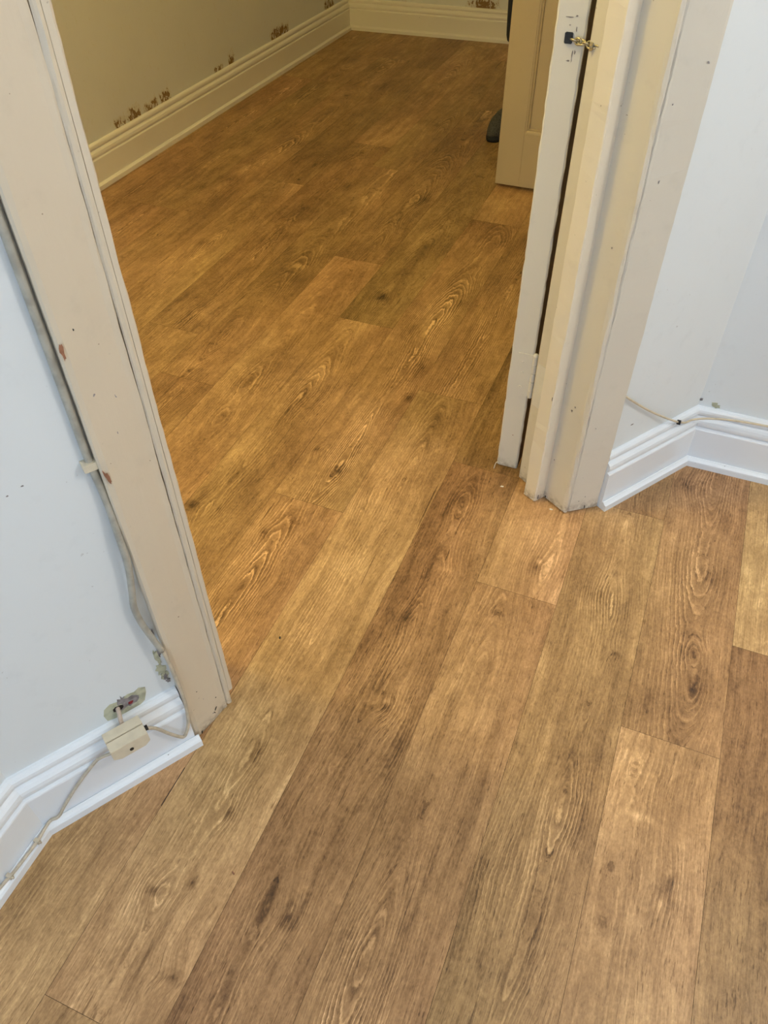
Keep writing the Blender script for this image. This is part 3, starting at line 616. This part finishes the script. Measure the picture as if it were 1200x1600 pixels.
# ------------------------------------------------------------------ chips and scuffs in the old gloss paint of the casings
def chip(par, s, o, z, a, b, mat, sd, nd=(N2.x, N2.y, 0), ud=(D2.x, D2.y, 0), th=.0004, rough=.35, tilt=0, lab=None):
    u = Vector(ud); v = Vector((0, 0, 1)); uu = u * math.cos(tilt) + v * math.sin(tilt); vv = v * math.cos(tilt) - u * math.sin(tilt)
    x = dab('paint_chip', W3(s, o, z), uu, vv, a, b, nd, th, mat, par, sd, rough)
    if lab: x['label'] = lab
def lo(s): return -.7108 + (s - .118) * (-.0210 / .054) + .0002      # front face of the left casing
for (s, z, a, b, mt, sd, ti) in ((.1135, .769, .0022, .009, M_chipw, 1, 0), (.1145, .600, .0020, .011, M_chipw, 2, .2), (.131, .784, .0012, .0012, M_ink, 3, 0), (.1225, .0065, .0012, .0055, M_ink, 4, -.2), (.1560, .026, .0012, .0075, M_ink, 5, -.55), (.1535, .0235, .0010, .0045, M_ink, 6, .5), (.1500, .0240, .0030, .0012, M_grey, 7, .3),
                                 (.135, .115, .0010, .0010, M_ink, 8, 0), (.142, .083, .0010, .0012, M_grey, 9, 0), (.152, .690, .0012, .0030, M_grey, 10, .4), (.142, .645, .0010, .0018, M_grey, 11, 0), (.164, .055, .0012, .0012, M_ink, 12, 0), (.130, .705, .0022, .0010, M_grey, 13, .6)):
    chip(t1, s, lo(s), z, a, b, mt, sd, tilt=ti, lab='reddish chip of bare wood' if mt is M_chipw else None)
def ro(s): return -.7300 + (s - 1.004) * (.0205 / .054) + .0002
for (s, z, a, b, mt, sd, ti) in ((1.020, .71, .0016, .0022, M_grey, 1, 0), (1.050, .87, .0040, .0012, M_grey, 2, -.5), (1.030, .040, .0012, .0015, M_grey, 3, 0), (1.018, .030, .0014, .0012, M_grey, 4, 0), (1.034, .0085, .0012, .0045, M_ink, 5, .1), (1.012, .82, .0010, .0012, M_grey, 6, 0), (1.016, .23, .001, .001, M_grey, 7, 0)):
    chip(t3, s, ro(s), z, a, b, mt, sd, tilt=ti)
Rn, Ru = (-D2.x, -D2.y, 0), (N2.x, N2.y, 0)
for (s, o, z, a, b, mt, sd) in ((.9867, -.768, .26, .0020, .0026, M_grey, 1), (.9867, -.762, .272, .0014, .002, M_grey, 2), (.9867, -.786, .12, .0012, .0015, M_grey, 3), (.9867, -.757, .60, .0014, .002, M_grey, 4), (.9867, -.790, .010, .0016, .003, M_ink, 6)):
    chip(t4, s, o, z, a, b, mt, sd, Rn, Ru)
chip(t5, .9611, -.814, .085, .0022, .0045, M_chipw, 9, Rn, Ru); chip(t5, .9611, -.800, .28, .0007, .004, M_ink, 10, Rn, Ru); chip(t5, .970, -.7964, .012, .0020, .006, M_grey, 11)
for (x, z, a, b, mt, sd) in ((-.232, .845, .0008, .008, M_grey, 1), (-.2285, .850, .0010, .003, M_grey, 2), (-.237, .838, .0026, .0010, M_grey, 3), (-.242, .895, .006, .0009, M_grey, 4), (-.233, .897, .0016, .0010, M_grey, 5), (-.2415, .885, .0010, .0008, M_grey, 6), (-.231, .880, .0009, .004, M_grey, 7), (-.243, .30, .001, .001, M_grey, 8), (-.236, .10, .0012, .0010, M_chipw, 9)):
    x_ = dab('paint_chip', (x, 1.3243, z), (1, 0, 0), (0, 0, 1), a, b, (0, -1, 0), .0003, mt, None, sd); child(x_, dr)
# ------------------------------------------------------------------ bits lying on the floor
def crumb(name, x, y, a, b, h, rot, mat, lab, cat, grp=None, sd=1):
    rnd = random.Random(sd); bm = bmesh.new(); n = 9; A = []; B = []
    for i in range(n):
        t = 2 * math.pi * i / n; k = 1 + rnd.uniform(-.3, .3); px, py = math.cos(t) * a * k, math.sin(t) * b * k
        qx, qy = px * math.cos(rot) - py * math.sin(rot), px * math.sin(rot) + py * math.cos(rot)
        A.append(bm.verts.new((qx, qy, 0))); B.append(bm.verts.new((qx * .8, qy * .8, h * rnd.uniform(.7, 1.2))))
    bm.faces.new(A[::-1]); bm.faces.new(B)
    for i in range(n): bm.faces.new((A[i], A[(i + 1) % n], B[(i + 1) % n], B[i]))
    o = obj(name, bm, mat); o.location = (x, y, .0002); return tag(o, lab, cat, grp)
crumb('paint_flake', -.2317, 1.262, .0042, .0018, .0015, .1, M_white, 'off-white paint flake on the floor just left of the door stop', 'paint flake', None, 1)
crumb('paint_flake', -.1135, 1.232, .0036, .0016, .0015, .1, M_white, 'off-white paint flake on the floor in front of the right door jamb', 'paint flake', None, 2)
crumb('dark_crumb', -.504, .712, .0018, .0030, .0018, .5, M_ink, 'tiny black crumb on the light board inside the doorway', 'crumb', None, 3)
crumb('dark_crumb', -.372, .308, .0034, .0014, .0015, -.4, M_chipw, 'tiny brown crumb on the boards in the lower left foreground', 'crumb', None, 4)
sp_ = tube('paint_splinter', [(-.2590, 1.3225, .0135), (-.2625, 1.3195, .0160), (-.2645, 1.3160, .0120), (-.2660, 1.3125, .0010)], .0009, M_white, None, 6)
tag(sp_, 'curled pale sliver hanging at the bottom corner of the door edge', 'splinter')
# ------------------------------------------------------------------ person behind the far door
M_trous = plain('navy_work_cloth', (.012, .016, .030), .85, 0, .35, 160)
M_hem = plain('rust_orange_sock', (.42, .14, .03), .8, 0, .2, 200)
M_top = plain('dark_grey_jersey', (.05, .055, .065), .9, 0, .3, 160)
M_skin = plain('skin', (.56, .34, .24), .55, 0, .06, 60)
M_hair = plain('dark_brown_hair', (.03, .018, .010), .7, 0, .4, 240)
M_felt = plain('charcoal_felt', (.085, .085, .080), .9, 0, .55, 260)
M_sole = plain('black_rubber', (.012, .012, .012), .7)
def skin_mesh(name, V, E, R, mat, par=None, sub=2, root=0):
    me = bpy.data.meshes.new(name); me.from_pydata([tuple(v) for v in V], E, []); o = link(name, me, mat, par)
    o.modifiers.new('skin', 'SKIN'); lay = me.skin_vertices[0].data if me.skin_vertices else None
    for i, r in enumerate(R): lay[i].radius = (r, r) if isinstance(r, (int, float)) else r
    lay[root].use_root = True; s = o.modifiers.new('sub', 'SUBSURF'); s.levels = sub; s.render_levels = sub
    o.modifiers['skin'].use_smooth_shade = True; return o
def chain_body(spec):
    V, E, R, ix = [], [], [], {}
    for nm, par, p, r in spec:
        ix[nm] = len(V); V.append(p); R.append(r)
        if par: E.append((ix[par], ix[nm]))
    return V, E, R
fx = Vector((-.25, -.968, 0)).normalized(); lx = Vector((fx.y * -1, fx.x, 0))      # facing direction; person's left
BX, BY = -.679, 3.352
def B(f, l, z): v = Vector((BX, BY, z)) + fx * f + lx * l; return (v.x, v.y, v.z)
spec = [('pel', None, B(0, 0, .93), (.13, .10)), ('wa', 'pel', B(.01, 0, 1.08), (.12, .09)), ('ch', 'wa', B(.0, 0, 1.28), (.15, .11)), ('sh', 'ch', B(-.01, 0, 1.41), (.11, .08)),
        ('nk', 'sh', B(.0, 0, 1.49), .052), ('hd0', 'nk', B(.015, 0, 1.56), .068), ('hd1', 'hd0', B(.01, 0, 1.64), .085), ('hd2', 'hd1', B(.0, 0, 1.70), .072)]
for sg, t in ((1, 'l'), (-1, 'r')):
    spec += [('hp' + t, 'pel', B(0, sg * .09, .88), .088), ('kn' + t, 'hp' + t, B(.02, sg * .105, .49), .055), ('cf' + t, 'kn' + t, B(-.005, sg * .11, .33), .050), ('an' + t, 'cf' + t, B(-.01, sg * .115, .09), .034), ('ft' + t, 'an' + t, B(.06, sg * .12, .045), .034), ('to' + t, 'ft' + t, B(.135, sg * .125, .033), .026),
             ('ac' + t, 'sh', B(-.01, sg * .17, 1.40), .055), ('el' + t, 'ac' + t, B(-.02, sg * .215, 1.12), .041), ('wr' + t, 'el' + t, B(.09, sg * .20, .90), .026), ('pm' + t, 'wr' + t, B(.125, sg * .195, .845), (.030, .017))]
    for fi, (df, ln) in enumerate(((-.026, .060), (-.009, .072), (.009, .068), (.026, .054))):
        a = B(.133 + df * .7, sg * (.195), .825 + df * .45); b = B(.140 + df * .8, sg * .188, .800 - ln * .30 + df * .3); c = B(.135 + df * .8, sg * .176, .790 - ln * .62)
        spec += [('f%d' % fi + t, 'pm' + t, a, .0095), ('g%d' % fi + t, 'f%d' % fi + t, b, .0085), ('h%d' % fi + t, 'g%d' % fi + t, c, .0072)]
    spec += [('t0' + t, 'pm' + t, B(.155, sg * .182, .852), .0105), ('t1' + t, 't0' + t, B(.172, sg * .168, .820), .0090)]
per = skin_mesh('person', *chain_body(spec), M_skin)
tag(per, 'person standing behind the open far door, navy trousers and grey shoe tip showing', 'person')
def sub_skin(name, sp, mat, sub=2): return skin_mesh(name, *chain_body(sp), mat, per, sub)
tr_ = [('pel', None, B(0, 0, .95), (.145, .112)), ('w', 'pel', B(0, 0, 1.04), (.135, .105))]
for sg, t in ((1, 'l'), (-1, 'r')): tr_ += [('a' + t, 'pel', B(0, sg * .09, .87), .105), ('b' + t, 'a' + t, B(.02, sg * .105, .49), .078), ('c' + t, 'b' + t, B(0, sg * .11, .34), .076), ('d' + t, 'c' + t, B(0, sg * .112, .315), .074)]
sub_skin('trousers', tr_, M_trous)
for sg in (1, -1): sub_skin('sock', [('a', None, B(-.002, sg * .112, .318), .066), ('b', 'a', B(-.006, sg * .113, .20), .050), ('c', 'b', B(-.008, sg * .115, .09), .043)], M_hem, 2)
tp = [('a', None, B(0, 0, 1.02), (.142, .112)), ('b', 'a', B(.01, 0, 1.12), (.135, .105)), ('c', 'b', B(0, 0, 1.28), (.165, .125)), ('d', 'c', B(-.01, 0, 1.41), (.12, .09))]
for sg, t in ((1, 'l'), (-1, 'r')): tp += [('e' + t, 'd', B(-.01, sg * .17, 1.40), .068), ('f' + t, 'e' + t, B(-.02, sg * .215, 1.12), .054), ('g' + t, 'f' + t, B(.08, sg * .202, .925), .038)]
sub_skin('jumper', tp, M_top)
def foot(sg):
    c = Vector(B(0, sg * .118, 0)); bm = bmesh.new(); n = 24
    def outline(k, z, grow=0.):
        r = []
        for i in range(n):
            t = 2 * math.pi * i / n; f = math.cos(t); l = math.sin(t)
            ff = .045 + f * (.140 + grow) * k; wd = (.047 + grow) * (1 + .14 * f) * k; r.append(bm.verts.new(c + fx * ff + lx * (l * wd) + Vector((0, 0, z))))
        return r
    rows = [outline(1, .016), outline(1.03, .030), outline(.99, .050), outline(.88, .070), outline(.66, .088), outline(.36, .100)]
    for a, b in zip(rows, rows[1:]):
        for i in range(n): bm.faces.new((a[i], a[(i + 1) % n], b[(i + 1) % n], b[i]))
    bm.faces.new(rows[0][::-1]); bm.faces.new(rows[-1]); s = obj('shoe', bm, M_felt, per, True)
    bm = bmesh.new(); rows = [outline(1.0, .0005), outline(1.04, .004), outline(1.05, .017), outline(.98, .019)]
    for a, b in zip(rows, rows[1:]):
        for i in range(n): bm.faces.new((a[i], a[(i + 1) % n], b[(i + 1) % n], b[i]))
    bm.faces.new(rows[0][::-1]); bm.faces.new(rows[-1]); q = obj('sole', bm, M_sole, s, True)
foot(1); foot(-1)
# head details: nose, ears, eyes, mouth, hair
def blob(name, loc, sc_, mat, par):
    bm = bmesh.new(); bmesh.ops.create_uvsphere(bm, u_segments=18, v_segments=12, radius=1)
    Mx = Matrix((lx, fx, Vector((0, 0, 1)))).transposed().to_4x4()
    bmesh.ops.transform(bm, matrix=Matrix.Translation(loc) @ Mx @ Matrix.Diagonal((*sc_, 1)), verts=bm.verts); return obj(name, bm, mat, par, True)
blob('nose', B(.100, 0, 1.615), (.013, .020, .020), M_skin, per); blob('mouth', B(.084, 0, 1.575), (.024, .006, .006), plain('lips', (.40, .18, .15), .5), per)
for sg in (1, -1):
    blob('ear', B(.005, sg * .082, 1.625), (.008, .018, .030), M_skin, per); blob('eye', B(.082, sg * .032, 1.642), (.012, .008, .007), plain('eye_white', (.6, .6, .58), .3), per)
blob('hair', B(-.018, 0, 1.688), (.090, .100, .082), M_hair, per)
